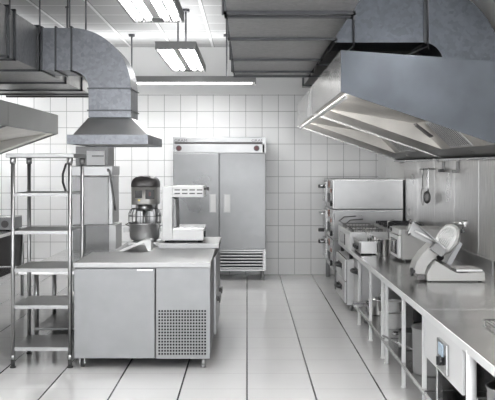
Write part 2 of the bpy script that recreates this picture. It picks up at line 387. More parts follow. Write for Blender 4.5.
t, q = wall_hood(-1, 7.4, 10.2, -2.755, -4.19, 2.146, 2.423, 1.64, 2.33, 'near half of the left wall exhaust hood cut by the photo edge', [(7.8, 8.6)], (7.6, 9.0), ML, True, False)
b = B(); b.cyl((-2.95, 10.1, 2.13), (-2.95, 10.1, 2.07), .03, 12); b.obj('lamp_bulb', 'reflector', t)

# ------------------------------------------------------------------ ceiling lamps
def lamp(cx, cy, zb, wx, wy, lab, hang, along='y'):
    t = thing('ceiling_lamp', (cx, cy, zb), lab, 'ceiling light', 'hanging fluorescent lamps')
    x0, x1, y0, y1 = cx-wx/2, cx+wx/2, cy-wy/2, cy+wy/2; zt = zb+.08
    b = B(); s = .018
    b.box(x0, x1, y0, y0+s, zb, zt).box(x0, x1, y1-s, y1, zb, zt).box(x0, x0+s, y0+s, y1-s, zb, zt).box(x1-s, x1, y0+s, y1-s, zb, zt).box(x0, x1, y0, y1, zt, zt+.006)
    b.obj('housing', 'fixture_grey', t)
    b = B(); b.box(x0+s, x1-s, y0+s, y1-s, zb+.05, zb+.056); b.obj('reflector', 'reflector', t)
    if along == 'y':
        half = (wx-2*s)/2
        for k, u in enumerate((-.78, -.38, .38, .78)):
            xx = cx+u*half
            tb = B().cyl((xx, y0+.05, zb+.022), (xx, y1-.07, zb+.022), .02, 12).obj('tube', 'tube_glow', t)
            B().cyl((xx, y0+.02, zb+.022), (xx, y0+.05, zb+.022), .021, 10).obj('end_cap', 'fixture_grey', tb); B().cyl((xx, y1-.07, zb+.022), (xx, y1-.02, zb+.022), .021, 10).obj('end_cap', 'fixture_grey', tb)
        b = B(); b.box(cx-.035, cx+.035, y0+s, y1-s, zb+.01, zb+.03); b.obj('centre_strip', 'reflector', t)
        b = B()
        for u in (-.58, .58): b.box(cx+u*half-.008, cx+u*half+.008, y0+s, y1-s, zb+.008, zb+.04)
        b.box(cx-.05, cx+.05, y1-.22, y1-s, zb+.004, zb+.02)
        b.obj('divider', 'fixture_grey', t)
    else:
        half = (wy-2*s)/2
        for u in (-.55, .55):
            yy = cy+u*half
            B().cyl((x0+.05, yy, zb+.022), (x1-.05, yy, zb+.022), .02, 12).obj('tube', 'tube_glow', t)
    for x, y in hang:
        B().cyl((x, y, zt), (x, y, ZC-.002), .011, 8).cyl((x, y, ZC-.035), (x, y, ZC-.002), .045, 14, .045).obj('hanger_rod', 'rod', t)
    return t
lamp(-.785, 6.75, 2.96, .45, 2.3, 'nearest hanging fluorescent lamp at top centre, running off the frame', [(-.70, 6.3), (-.70, 7.3)])
lamp(-.785, 10.85, 2.96, .45, 2.3, 'smaller looking hanging fluorescent lamp on two rods behind the nearest one', [(-.718, 10.38), (-.85, 10.9)])
lamp(-1.25, 12.5, 2.845, 2.75, .4, 'long hanging lamp crossing the room in front of the tiled back wall', [(-1.61, 12.36), (-.284, 12.36)], 'x')

lamp(-3.72, 12.0, 2.96, .45, 2.3, 'added unseen fill lamp over the left wall hood, left of the duct trunk', [(-3.72, 11.4), (-3.72, 12.6)])  # added out of view to brighten the left wall
for x, y, lab in ((-.785, 2.6, 'added unseen fill lamp in line with the central ones, close to the viewer'), (1.3, 4.7, 'added unseen fill lamp over the near worktop side, close to the viewer'), (-1.9, 3.4, 'added unseen fill lamp over the left side, close to the viewer')):
    lamp(x, y, 2.96, .45, 2.3, lab, [(x, y-.6), (x, y+.6)])  # added beyond the frame to light the near half of the room
# ------------------------------------------------------------------ fridge at back wall
t = thing('upright_fridge', (-.4, 13.33, 0), 'tall two-door stainless steel fridge standing against the tiled back wall', 'fridge')
X0, X1, YF = -1.085, .279, 12.98
B().box(X0, X1, YF+.03, 13.68, .14, 2.105, .004).obj('body', 'steel_fridge', t)
b = B(); b.box(X0+.02, X1-.02, YF+.0, YF+.03, 1.875, 2.0, .003).box(X0+.02, X1-.02, YF+.005, YF+.03, 2.03, 2.10, .003); b.box(X0, X0+.02, YF, YF+.03, 1.875, 2.105).box(X1-.05, X1, YF, YF+.03, 1.875, 2.105)
hd = b.obj('header_panel', 'steel', t)
B().box(X0+.02, X1-.06, YF+.008, YF+.031, 1.998, 2.032).obj('header_groove', 'dark_grey', hd)
for x in (-1.0, .14):
    B().cyl((x, YF-.004, 1.94), (x, YF+.004, 1.94), .032, 20).obj('display', 'red_display', hd)
    B().cyl((x, YF-.003, 1.94), (x, YF+.004, 1.94), .043, 20).obj('display_ring', 'dark_grey', hd)
    text('GRAM', .055, Matrix.Translation((x+.03 if x < 0 else x+.02, YF+.003, 2.052)) @ Matrix.Rotation(PI/2, 4, 'X') @ Matrix.Diagonal((1.25, 1, 1, 1)), 'dark_grey', hd)
for k, (a, c) in enumerate(((X0+.006, -.41), (-.402, X1-.006))):
    d = B().box(a, c, YF-.02, YF+.028, .465, 1.865, .006).obj('door', 'steel_fridge', t)
    hx = c-.14 if k == 0 else a+.06
    h = B(); h.box(hx, hx+.10, YF-.026, YF-.019, 1.00, 1.27, .003); h.obj('handle_plate', 'steel', d)
    h = B(); h.box(hx+.015, hx+.09, YF-.030, YF-.026, 1.01, 1.26).obj('handle_recess', 'white_enamel', d)
b = B(); b.box(X0, X0+.05, YF, YF+.03, .14, .455, .003).box(X1-.05, X1, YF, YF+.03, .14, .455, .003).box(X0+.05, X1-.05, YF, YF+.03, .14, .165).box(X0+.05, X1-.05, YF, YF+.03, .43, .455)
lv = b.obj('louver_frame', 'steel', t)
B().box(X0+.05, X1-.05, YF+.024, YF+.029, .165, .43).obj('louver_back', 'recess_shade', lv)
for i in range(6):
    z = .175+i*.045
    B().prism([(YF+.002, z), (YF+.02, z+.02), (YF+.02, z+.028), (YF+.002, z+.018)], 'x', X0+.05, X1-.05).obj('slat', 'steel', lv)
for x in (X0+.05, X1-.05):
    for y in (YF+.06, 13.6): B().cyl((x, y, 0), (x, y, .14), .02, 12).cyl((x, y, 0), (x, y, .02), .03, 12).obj('foot', 'steel', t)

# ------------------------------------------------------------------ front refrigerated counter
t = thing('refrigerated_counter', (-.87, 7.75, 0), 'low stainless prep counter on casters in front, with square-hole vent panel', 'counter', 'island counters')
X0, X1, YF, YK = -1.435, -.306, 7.32, 8.19
B().box(X0+.006, X1-.006, YF+.03, YK, .084, .835, .003).obj('body', 'steel_satin', t)
B().box(X0, X1+.004, YF-.012, YK+.005, .84, .882, .003).obj('worktop', 'steel_nose', t)
d = B().box(X0+.004, -.763, YF, YF+.03, .088, .828, .004).obj('door', 'steel_satin', t)
B().box(-.91, -.78, YF-.006, YF+.0, .812, .826, .002).obj('handle', 'steel_bright', d)
B().box(-.748, X1, YF, YF+.03, .088, .836, .003)
b = B()   # perforated panel: a sheet with real square holes
nx, nz = 17, 15; px0, px1, pz0, pz1 = -.738, -.335, .112, .492; cw = (px1-px0)/nx; ch = (pz1-pz0)/nz; fr = .32
xs = [-.751]; zs_ = [.086]
for i in range(nx): xs += [px0+cw*(i+.5-fr), px0+cw*(i+.5+fr)]
for i in range(nz): zs_ += [pz0+ch*(i+.5-fr), pz0+ch*(i+.5+fr)]
xs.append(X1); zs_.append(.836)
vv = {}
def V(i, j):
    if (i, j) not in vv: vv[(i, j)] = b.bm.verts.new((xs[i], YF, zs_[j]))
    return vv[(i, j)]
for i in range(len(xs)-1):
    for j in range(len(zs_)-1):
        if i % 2 == 1 and j % 2 == 1: continue
        b.bm.faces.new((V(i, j), V(i+1, j), V(i+1, j+1), V(i, j+1)))
r = bmesh.ops.extrude_face_region(b.bm, geom=list(b.bm.faces)); bmesh.ops.translate(b.bm, verts=[g for g in r['geom'] if isinstance(g, bmesh.types.BMVert)], vec=(0, .012, 0))
pp = b.obj('vent_panel', 'steel_satin', t)
B().box(px0, px1, YF+.022, YF+.029, pz0, pz1).obj('vent_backing', 'recess_shade', pp)
B().box(-.762, -.752, YF+.015, YF+.03, .088, .83).obj('door_gasket', 'rubber', t)
for x in (X0+.06, X1-.06):
    for y in (YF+.08, YK-.08):
        if x < -1 :
            w_ = B(); w_.cyl((x-.014, y+.012, .04), (x+.014, y+.012, .04), .04, 20); w_.obj('caster_wheel', 'rubber', t)
            w_ = B(); w_.box(x-.022, x-.016, y-.015, y+.035, .03, .085).box(x+.016, x+.022, y-.015, y+.035, .03, .085).box(x-.03, x+.03, y-.03, y+.04, .08, .086).cyl((x-.024, y+.012, .04), (x+.024, y+.012, .04), .012, 10); w_.obj('caster_fork', 'steel_bright', t)
        else:
            B().cyl((x, y, 0), (x, y, .084), .018, 14).cyl((x, y, 0), (x, y, .02), .024, 14).obj('foot', 'steel', t)
# second island counter behind
t = thing('refrigerated_counter', (-.78, 8.9, 0), 'stainless counter with raised plinth behind the front counter, carrying the mixer', 'counter', 'island counters')
X0, X1, Y0, Y1 = -1.26, -.306, 8.215, 9.5
B().box(X0+.01, X1-.004, Y0+.01, Y1, .084, .84, .003).obj('body', 'steel_satin', t)
B().box(X0, X1, Y0, Y1+.01, .84, .88, .005).obj('worktop', 'steel_nose', t)
B().box(-.86, -.27, 8.56, 9.35, .8805, .93, .005).obj('raised_plinth', 'steel_nose', t)
for i in range(2):
    y0 = 8.25+i*.62
    d = B().box(X1-.004, X1+.018, y0, y0+.60, .11, .83, .004).obj('door', 'steel', t)
    B().box(X1+.018, X1+.05, y0+.2, y0+.28, .39, .43, .004).box(X1+.04, X1+.055, y0+.12, y0+.36, .385, .435, .004).obj('handle', 'dark_grey', d)
for x in (X0+.06, X1-.06):
    for y in (Y0+.08, Y1-.08): B().cyl((x, y, 0), (x, y, .084), .018, 14).obj('foot', 'steel', t)

# ------------------------------------------------------------------ C shaped machine
t = thing('countertop_press', (-.63, 8.9, .93), 'white C-shaped countertop machine with slotted top arm on the plinth', 'kitchen machine')
X0, X1, Y0, Y1, Z0 = -.83, -.425, 8.66, 9.2, .931
b = B(); b.box(X0, X0+.10, Y0, Y1, Z0+.02, 1.478, .006); b.obj('column', 'white_enamel', t)
b = B(); b.box(X0+.10, X1, Y0, Y1, Z0+.02, 1.06, .008); bs = b.obj('base', 'white_enamel', t)
b = B(); b.box(X0+.105, X1+.004, Y0+.01, Y1-.01, 1.06, 1.075, .004); b.obj('pressure_plate', 'steel_bright', t)
b = B(); b.box(X0+.10, X1, Y0, Y1, 1.375, 1.482, .008); arm = b.obj('upper_arm', 'white_enamel', t)
for i in range(4):
    for j in range(2):
        x = X0+.12+i*.073; z = 1.405+j*.035
        B().box(x, x+.055, Y0-.002, Y0+.004, z, z+.012).obj('vent_slot', 'dark_grey', arm)
b = B(); b.prism([(X0+.102, 1.08), (X0+.135, 1.08), (X0+.125, 1.35), (X0+.102, 1.37)], 'y', Y0+.05, Y1-.05); b.obj('guide_rail', 'steel_dark', t)
B().cyl((X1, Y0+.1, 1.455), (X1+.04, Y0+.1, 1.455), .012, 12).cyl((X1+.03, Y0+.1, 1.455), (X1+.048, Y0+.1, 1.455), .018, 12).obj('lever', 'dark_grey', t)
B().cyl((X1, Y0+.08, 1.01), (X1+.015, Y0+.08, 1.01), .03, 16).obj('knob', 'black_plastic', t)
b = B(); 
for x in (X0+.04, X1-.04):
    for y in (Y0+.05, Y1-.05): B().cyl((x, y, Z0), (x, y, Z0+.02), .02, 12).obj('foot', 'rubber', t)

# ------------------------------------------------------------------ planetary mixer
mx_, my_ = -1.05, 9.1
t = thing('planetary_mixer', (mx_, my_, .88), 'steel planetary mixer with dark domed cap and bowl on the island', 'mixer')
B().box(mx_-.16, mx_+.16, my_-.2, my_+.3, .8805, .91, .008).box(mx_+.06, mx_+.12, my_-.32, my_-.2, .8805, .90, .004).box(mx_-.12, mx_-.06, my_-.32, my_-.2, .8805, .90, .004).obj('base', 'steel', t)
B().box(mx_-.11, mx_+.11, my_+.1, my_+.28, .91, 1.30, .02).obj('column', 'steel', t)
def rrect(hx, hy, r, n=6):
    p = []
    for cx, cy, a0 in ((hx-r, hy-r, 0), (-hx+r, hy-r, PI/2), (-hx+r, -hy+r, PI), (hx-r, -hy+r, 1.5*PI)):
        for i in range(n+1):
            a = a0+PI/2*i/n; p.append((cx+r*math.cos(a), cy+r*math.sin(a)))
    return p
def loft(b, rings, cap=True):
    R = [[b.bm.verts.new(p) for p in ring] for ring in rings]; n = len(R[0])
    for a, c in zip(R, R[1:]):
        for k in range(n):
            f = b.bm.faces.new((a[k], a[(k+1) % n], c[(k+1) % n], c[k])); f.smooth = True
    if cap: b.bm.faces.new(R[0][::-1]); b.bm.faces.new(R[-1])
    return b
hp = rrect(.135, .2, .09)
head = loft(B(), [[(mx_+x, my_+.08+y, z) for x, y in hp] for z in (1.285, 1.30, 1.465)]).obj('motor_head', 'mixer_enamel', t)
rings = []
for s_, z in ((1.02, 1.465), (1.03, 1.485), (1.0, 1.515), (.9, 1.545), (.72, 1.567), (.4, 1.578), (.1, 1.58)):
    rings.append([(mx_+x*s_, my_+.08+y*s_, z) for x, y in hp])
loft(B(), rings).obj('domed_cap', 'dark_grey', t)
yf = my_-.12
B().box(mx_-.085, mx_-.015, yf-.014, yf+.004, 1.355, 1.43, .003).cyl((mx_-.05, yf-.03, 1.395), (mx_-.05, yf-.014, 1.395), .022, 16).obj('timer_dial', 'black_plastic', head)
cp = B().box(mx_+.02, mx_+.11, yf-.012, yf+.01, 1.345, 1.44, .003).obj('switch_panel', 'black_plastic', head)
B().box(mx_+.055, mx_+.075, yf-.018, yf-.012, 1.375, 1.415).obj('switch_button', 'red_display', cp)
B().box(mx_-.055, mx_-.035, yf-.006, yf+.002, 1.325, 1.34).obj('sticker', 'yellow', head)
B().cyl((mx_, my_-.02, 1.22), (mx_, my_-.02, 1.288), .075, 20).cyl((mx_, my_-.02, 1.0), (mx_, my_-.02, 1.22), .02, 12).obj('planetary_hub', 'steel', t)
b = B()
for z, r in ((1.10, .165), (1.17, .165), (1.245, .13)):
    b.tube([(mx_+r*math.cos(a), my_-.02+r*math.sin(a), z) for a in [2*PI*i/28 for i in range(28)]], .004, 6, True)
for i in range(22):
    a = 2*PI*i/22; b.tube([(mx_+r_*math.cos(a), my_-.02+r_*math.sin(a), z) for r_, z in ((.165, 1.10), (.165, 1.19), (.15, 1.225), (.13, 1.245))], .0028, 5)
b.obj('bowl_guard', 'steel_dark', t)
b = B(); b.lathe(mx_, my_-.02, [(0, .915), (.11, .915), (.14, .93), (.152, .96), (.156, 1.085), (.168, 1.09), (.168, 1.097), (.15, 1.097), (.142, .96), (.12, .935), (0, .93)], 36); bw = b.obj('mixing_bowl', 'steel_leg', t)
B().box(mx_-.215, mx_-.158, my_-.05, my_+.01, 1.0, 1.05, .006).obj('bowl_lug', 'white_enamel', bw); B().box(mx_+.158, mx_+.2, my_-.05, my_+.01, 1.01, 1.05, .006).obj('bowl_lug', 'white_enamel', bw)
B().tube([(mx_-.15, my_-.02, 1.06), (mx_-.2, my_-.02, 1.085), (mx_-.17, my_-.02, 1.09)], .006).tube([(mx_+.15, my_-.02, 1.06), (mx_+.19, my_-.02, 1.08)], .006).obj('bowl_handle', 'steel_bright', bw)
# sloping white chute in front of the mixer
b = B(); b.prism([(-1.20, .8815), (-1.16, .8815), (-.965, .96), (-.93, .8815), (-.90, .8815), (-.90, .985), (-.97, .985)], 'y', 8.3, 8.52)
single(b, 'dough_chute', 'white_enamel', 'small sloping white chute on the counter in front of the mixer bowl', 'chute')

# ------------------------------------------------------------------ dishwasher (hood type)
t = thing('hood_dishwasher', (-1.92, 11.3, 0), 'light steel hood-type dishwasher behind the rack with a side lever and hose', 'dishwasher')
k = 11/885
X = lambda p: (p-247)*k
B().box(X(72), X(108), 11.0, 11.6, .95, 1.55, .01).obj('wash_hood', 'appliance_white', t)
B().box(X(72), X(112.5), 10.98, 11.62, 1.555, 1.68, .008).obj('hood_ledge', 'steel', t)
cb = B().box(X(74), X(107), 11.1, 11.6, 1.68, 1.925, .005).obj('control_box', 'steel_dark', t)
pl = B().box(X(85.5), X(103.5), 11.07, 11.1, 1.69, 1.87, .003).obj('control_panel', 'appliance_white', cb)
B().box(X(91), X(103), 11.062, 11.07, 1.80, 1.81).obj('slot', 'black_plastic', pl)
B().box(X(108), X(112), 11.05, 11.6, .95, 1.55, .004).obj('side_post', 'steel', t)
B().box(X(84), X(108), 11.08, 11.6, .12, .945, .004).obj('wash_tank', 'steel_dark', t)
B().box(X(108.3), X(115.5), 11.05, 11.55, .12, .945, .004).obj('side_panel', 'steel_leg', t)
B().box(X(72), X(84), 11.05, 11.55, .12, .945, .004).obj('front_panel', 'steel_dark', t)
B().tube([(X(108), 10.97, 1.64), (X(110), 10.96, 1.62), (X(115), 10.96, 1.2), (X(116), 10.97, 1.12)], .014).cyl((X(108), 10.97, 1.62), (X(108), 11.1, 1.62), .012, 8).obj('lever', 'steel_dark', t)
B().tube([(X(72), 10.95, 1.75), (X(67), 10.93, 1.70), (X(64), 10.93, 1.58), (X(64), 10.93, 1.48), (X(67), 10.93, 1.36), (X(72), 10.95, 1.30)], .014, 8).obj('hose', 'black_plastic', t)
for x in (X(75), X(113)):
    for y in (11.15, 11.5): B().cyl((x, y, 0), (x, y, .12), .02, 12).obj('foot', 'steel', t)

# ------------------------------------------------------------------ low table behind the rack
t = thing('low_table', (-1.8, 9.5, 0), 'low steel table with bottom shelf behind the rack, feeding the dishwasher', 'table')
B().box(-2.2, -1.32, 8.5, 10.7, .635, .67, .004).obj('tabletop', 'steel_worktop', t)
B().box(-2.06, -1.36, 8.58, 10.65, .09, .11, .003).obj('bottom_shelf', 'steel_dark', t)
for x in (-2.05, -1.37):
    for y in (8.62, 9.42, 10.62): B().cyl((x, y, 0), (x, y, .635), .022, 14).cyl((x, y, 0), (x, y, .03), .03, 12).obj('leg', 'steel', t)

# ------------------------------------------------------------------ shelf rack
t = thing('shelving_rack', (-1.71, 7.65, 0), 'tall open stainless shelving rack with six shelves left of the front counter', 'shelving rack')
XA, XB, YA, YB_ = -1.95, -1.474, 7.37, 7.92
B().box(XA-.055, XB+.035, YA-.03, YB_+.03, 1.75, 1.785, .006).obj('shelf', 'steel_nose', t)
for z in (1.455, 1.14, .826, .52, .17):
    b = B(); b.box(XA-.0, XB+.0, YA, YB_, z-.006, z, .001).box(XA, XB, YA-.006, YA, z-.028, z).box(XA, XB, YB_, YB_+.006, z-.028, z); b.obj('shelf', 'steel_nose', t)
for x in (XA, XB):
    for y in (YA, YB_):
        p = B().cyl((x, y, .07), (x, y, 1.75), .0165, 18).cyl((x, y, 1.70), (x, y, 1.75), .025, 18).cyl((x, y, .07), (x, y, .11), .02, 16).obj('post', 'steel', t)
        B().cyl((x, y, 0), (x, y, .07), .017, 14).cyl((x, y, 0), (x, y, .012), .024, 14).obj('foot', 'rubber', p)

# ------------------------------------------------------------------ left table and machine
t = thing('work_table', (-3.5, 9.3, 0), 'stainless table with lower shelf along the left wall under the left hood', 'table', 'stainless work tables')
B().box(-4.15, -2.87, 7.0, 11.6, .84, .88, .005).obj('worktop', 'steel_worktop', t)
B().box(-4.12, -2.90, 7.1, 11.5, .345, .37, .003).obj('lower_shelf', 'steel_worktop', t)
for x in (-2.92, -4.1):
    for y in (7.15, 8.6, 10.0, 11.5): B().cyl((x, y, 0), (x, y, .84), .022, 14).obj('leg', 'steel', t)
B().box(-4.1, -2.93, 11.49, 11.5, .38, .83).obj('back_panel', 'dark_grey', t)
t = thing('warming_box', (-3.15, 11.15, .88), 'low grey metal box with a round knob on the left wall table', 'kitchen machine')
B().box(-3.55, -2.91, 10.9, 11.45, .89, 1.035, .006).obj('body', 'steel_satin', t)
B().cyl((-2.98, 10.885, .965), (-2.98, 10.90, .965), .045, 20).obj('knob', 'dark_grey', t)
B().box(-3.55, -2.91, 10.9, 11.45, 1.035, 1.045, .003).obj('lid', 'steel_bright', t)
for x in (-3.5, -2.96):
    for y in (10.95, 11.4): B().cyl((x, y, .88), (x, y, .89), .02, 10).obj('foot', 'rubber', t)

# ------------------------------------------------------------------ deck oven
t = thing('deck_oven', (1.65, 12.7, 0), 'three-deck steel baking oven in the far right corner', 'oven')
X0, X1, Y0, Y1 = 1.166, 2.12, 12.02, 13.5
for i, z0 in enumerate((.27, .682, 1.094)):
    dk = B().box(X0+.02, X1, Y0, Y1, z0, z0+.404, .004).obj('deck', 'steel', t)
    B().box(X0+.03, X1, Y0-.012, Y0, z0+.385, z0+.404, .002).obj('seam_lip', 'steel_bright', dk)
    cp = B().box(X0, X0+.02, Y0, Y0+.95, z0+.004, z0+.40, .002).obj('control_panel', 'steel_bright', dk)
    B().cyl((X0-.008, Y0+.55, z0+.33), (X0, Y0+.55, z0+.33), .05, 16).obj('pilot_lamp', 'orange', cp)
    B().cyl((X0-.014, Y0+.55, z0+.33), (X0-.008, Y0+.55, z0+.33), .028, 16).obj('thermostat_knob', 'dark_grey', cp)
    B().box(X0-.006, X0, Y0+.2, Y0+.32, z0+.22, z0+.27).obj('switch', 'orange', cp)
    B().box(X0-.006, X0, Y0+.4, Y0+.75, z0+.07, z0+.2).obj('digital_display', 'black_plastic', cp)
    B().cyl((X0-.02, Y0+.2, z0+.07), (X0, Y0+.2, z0+.07), .04, 14).obj('knob', 'black_plastic', cp)
    d = B().box(X0-.015, X0+.02, Y0+.97, Y1-.02, z0+.06, z0+.35, .006).obj('door', 'steel_bright', dk)
    B().box(X0-.018, X0-.015, Y0+1.03, Y1-.08, z0+.13, z0+.28).obj('door_window', 'glass_dark', d)
    B().cyl((X0-.07, Y0+.99, z0+.30), (X0-.07, Y1-.06, z0+.30), .014, 12).cyl((X0-.07, Y0+1.02, z0+.30), (X0-.015, Y0+1.02, z0+.30), .01, 8).cyl((X0-.07, Y1-.12, z0+.30), (X0-.015, Y1-.12, z0+.30), .01, 8).obj('handle', 'steel_bright', d)
    B().box(X0-.10, X0-.015, Y1-.32, Y1-.22, z0+.26 if i != 1 else z0+.02, z0+.31 if i != 1 else z0+.07, .01).obj('latch', 'black_plastic', d)
for x in (X0+.06, X1-.06):
    for y in (Y0+.06, Y1-.06): B().box(x-.03, x+.03, y-.03, y+.03, 0, .27, .004).obj('leg', 'steel_dark', t)

# ------------------------------------------------------------------ drawer bases and cooking line
def handle(p, x, y0, y1, z, r=.014):
    n = 8; pts = [(x-.055*math.sin(PI*i/n)**.5, y0+(y1-y0)*i/n, z) for i in range(n+1)]
    return B().tube(pts, r, 8).box(x-.01, x, y0-.01, y1+.01, z-.03, z+.03, .003).obj('handle', 'black_plastic', p)
t = thing('drawer_unit', (1.5, 10.78, 0), 'low steel base unit with two black-handled drawers beside the deck oven', 'drawer unit', 'low base units')
X0, X1, Y0, Y1 = 1.16, 1.95, 10.25, 11.3
B().box(X0, X1, Y0, Y1, .07, .60, .004).obj('body', 'steel_leg', t)
B().box(X0-.004, X0, Y0+.01, Y1-.01, .08, .598).obj('drawer_gap_shade', 'recess_shade', t)  # black sheet painting the shade between the drawers
for z0 in (.09, .345):
    d = B().box(X0-.025, X0, Y0+.03, Y1-.03, z0, z0+.245, .005).obj('drawer', 'steel_leg', t)
    handle(d, X0-.025, Y0+.35, Y0+.7, z0+.14, .02)
for x in (X0+.05, X1-.05):
    for y in (Y0+.05, Y1-.05): B().cyl((x, y, 0), (x, y, .07), .022, 12).obj('foot', 'steel', t)
t = thing('drawer_unit', (1.6, 9.72, 0), 'narrow steel base unit with one dark handle tucked under the worktop end', 'drawer unit', 'low base units')
X0, X1, Y0, Y1 = 1.225, 1.9, 9.45, 9.98
B().box(X0, X1, Y0, Y1, .07, .66, .004).obj('body', 'steel_leg', t)
d = B().box(X0-.022, X0, Y0+.02, Y1-.02, .09, .64, .005).obj('door', 'steel_leg', t); handle(d, X0-.022, Y0+.1, Y0+.4, .53, .02)
for x in (X0+.05, X1-.05):
    for y in (Y0+.05, Y1-.05): B().cyl((x, y, 0), (x, y, .07), .022, 12).obj('foot', 'steel', t)
# big fryer
t = thing('deep_fryer', (1.38, 10.7, .6), 'larger white-fronted countertop fryer with wire basket arch beside the hob', 'fryer', 'fryers')
X0, X1, Y0, Y1 = 1.17, 1.6, 10.05+.0, 11.35
b = B(); b.box(X0, X0+.02, Y0, Y1, .68, .93, .004).box(X1-.02, X1, Y0, Y1, .68, .93, .004).box(X0+.02, X1-.02, Y0, Y0+.02, .68, .93, .004).box(X0+.02, X1-.02, Y1-.02, Y1, .68, .93, .004).box(X0+.02, X1-.02, Y0+.02, Y1-.02, .68, .70).box(X0+.02, X1-.02, Y0+.62, Y0+.7, .70, .925)
bd = b.obj('body', 'steel_leg', t)
B().box(X0-.01, X0, Y0+.5, Y0+1.0, .74, .87, .003).obj('control_window', 'glass_dark', bd)
B().box(X0-.008, X0, Y0+.06, Y0+.42, .72, .89, .003).obj('front_plate', 'white_enamel', bd)
B().box(X0+.02, X1-.02, Y0+.02, Y1-.02, .84, .845).obj('oil', 'dark_grey', bd)
for yc in (Y0+.32, Y0+.98):
    bk = B()
    for i in range(9):
        x = X0+.05+i*.041; bk.tube([(x, yc-.24, .95), (x, yc-.24, .86), (x, yc+.24, .86), (x, yc+.24, .95)], .003, 5)
    for i in range(10):
        y = yc-.24+i*.053; bk.tube([(X0+.05, y, .95), (X0+.05, y, .86), (X0+.38, y, .86), (X0+.38, y, .95)], .003, 5)
    bk.tube([(X0+.05, yc-.24, .95), (X0+.38, yc-.24, .95), (X0+.38, yc+.24, .95), (X0+.05, yc+.24, .95)], .005, 6, True)
    bk.tube([(X0+.05, yc-.1, .95), (X0-.03, yc-.08, 1.0), (X0+.04, yc, 1.045), (X0+.2, yc+.1, 1.05)], .007, 6)
    bk.obj('fry_basket', 'steel_dark', t)
for x in (X0+.04, X1-.04):
    for y in (Y0+.25, Y1-.12): B().cyl((x, y, .6), (x, y, .68), .022, 12).obj('foot', 'black_plastic', t)
# hob
t = thing('gas_hob', (1.86, 10.8, .6), 'gas hob with black iron grates on the right wall beyond the fryer', 'hob')
X0, X1, Y0, Y1 = 1.62, 2.11, 10.27, 11.28
B().box(X0, X1, Y0, Y1, .602, .95, .004).obj('body', 'steel', t)
for i in range(3):
    yc = Y0+.18+i*.33
    g = B()
    for j in range(4): g.box(X0+.03+j*.14, X0+.045+j*.14, yc-.14, yc+.14, .955, .985)
    g.box(X0+.02, X1-.02, yc-.14, yc-.125, .95, .985).box(X0+.02, X1-.02, yc+.125, yc+.14, .95, .985).box(X0+.02, X1-.02, yc-.008, yc+.008, .965, .99)
    g.obj('grate', 'iron', t)
    B().cyl((1.865, yc, .95), (1.865, yc, .965), .06, 18).obj('burner', 'iron', t)
B().tube([(X0+.02, Y0+.05, .95), (X0+.02, Y0+.05, 1.03), (X0+.1, Y0+.05, 1.05)], .008).obj('rear_rail', 'steel', t)

# ------------------------------------------------------------------ right worktops
def worktable(y0, y1, legs, lab, shelf=True, round_leg=False):
    t = thing('work_table', (1.65, (y0+y1)/2, 0), lab, 'table', 'stainless work tables')
    b = B(); b.box(1.165, 2.138, y0, y1, .705, .735, .004); b.obj('worktop', 'steel_worktop', t)
    B().box(1.16, 1.166, y0, y1, .69, .737, .002).obj('front_edge', 'steel_sheen_white', t)
    b = B(); b.box(2.118, 2.139, y0, y1, .735, .86, .003); b.obj('upstand', 'steel', t)
    if shelf: 
        B().box(1.17, 2.12, y0+.01, min(y1-.01, 9.4), .16, .195, .003).obj('lower_shelf', 'steel_worktop', t)
    for y in legs:
        for x in (1.186, 2.09):
            l = B()
            if round_leg: l.cyl((x, y, 0), (x, y, .705), .028, 18)
            else: l.box(x-.014, x+.014, y-.014, y+.014, .01, .705, .004).cyl((x, y, 0), (x, y, .012), .02, 12)
            l.obj('leg', 'steel_sheen_white', t)
    return t
worktable(7.635, 10.0, (7.73, 8.5, 9.35), 'far stainless worktop section on the right, carrying the small fryer and square oven')
worktable(5.845, 7.625, (5.92, 6.7, 7.52), 'middle stainless worktop section on the right, carrying the slicer')
t = worktable(2.4, 5.835, (2.6, 4.68), 'nearest stainless worktop section at lower right with a socket panel', round_leg=True)
B().box(1.21-.018, 1.21+.018, 5.55, 5.586, .01, .705, .003).obj('leg', 'steel_bright', t)
pn = B().box(1.162, 1.18, 4.78, 5.80, .44, .692, .004).obj('apron_panel', 'white_enamel', t)
s = B(); s.box(1.142, 1.162, 5.08, 5.33, .47, .65, .006); so = s.obj('socket_frame', 'steel_bright', pn)
B().box(1.137, 1.142, 5.16, 5.27, .565, .635, .002).obj('socket_plate', 'blue_plastic', so)
B().cyl((1.12, 5.19, .54), (1.142, 5.19, .54), .03, 16).box(1.11, 1.137, 5.18, 5.2, .515, .565).obj('switch_knob', 'black_plastic', so)

# small two-tank fryer on worktop
t = thing('deep_fryer', (1.31, 9.7, .735), 'small open-tank countertop fryer with lifted basket handles at the far end of the worktop', 'fryer', 'fryers')
X0, X1, Y0, Y1 = 1.20, 1.39, 9.4, 9.97
b = B(); b.box(X0, X0+.015, Y0, Y1, .755, .875, .003).box(X1-.015, X1, Y0, Y1, .755, .875, .003).box(X0, X1, Y0, Y0+.015, .755, .875, .003).box(X0, X1, Y1-.015, Y1, .755, .875, .003).box(X0, X1, Y0, Y1, .75, .76).box(X0, X1, (Y0+Y1)/2-.02, (Y0+Y1)/2+.02, .76, .87)
b.box(X0-.012, X0, Y0, Y1, .862, .878).box(X0, X1, Y0-.01, Y0, .862, .878)
bd = b.obj('tank', 'steel_leg', t)
for i in range(3): B().cyl((X0-.03, Y0+.12+i*.14, .805), (X0, Y0+.12+i*.14, .805), .02, 14).obj('knob', 'black_plastic', bd)
B().box(X0-.006, X0, Y0+.05, Y0+.48, .765, .85, .002).obj('control_strip', 'grey_enamel', bd)
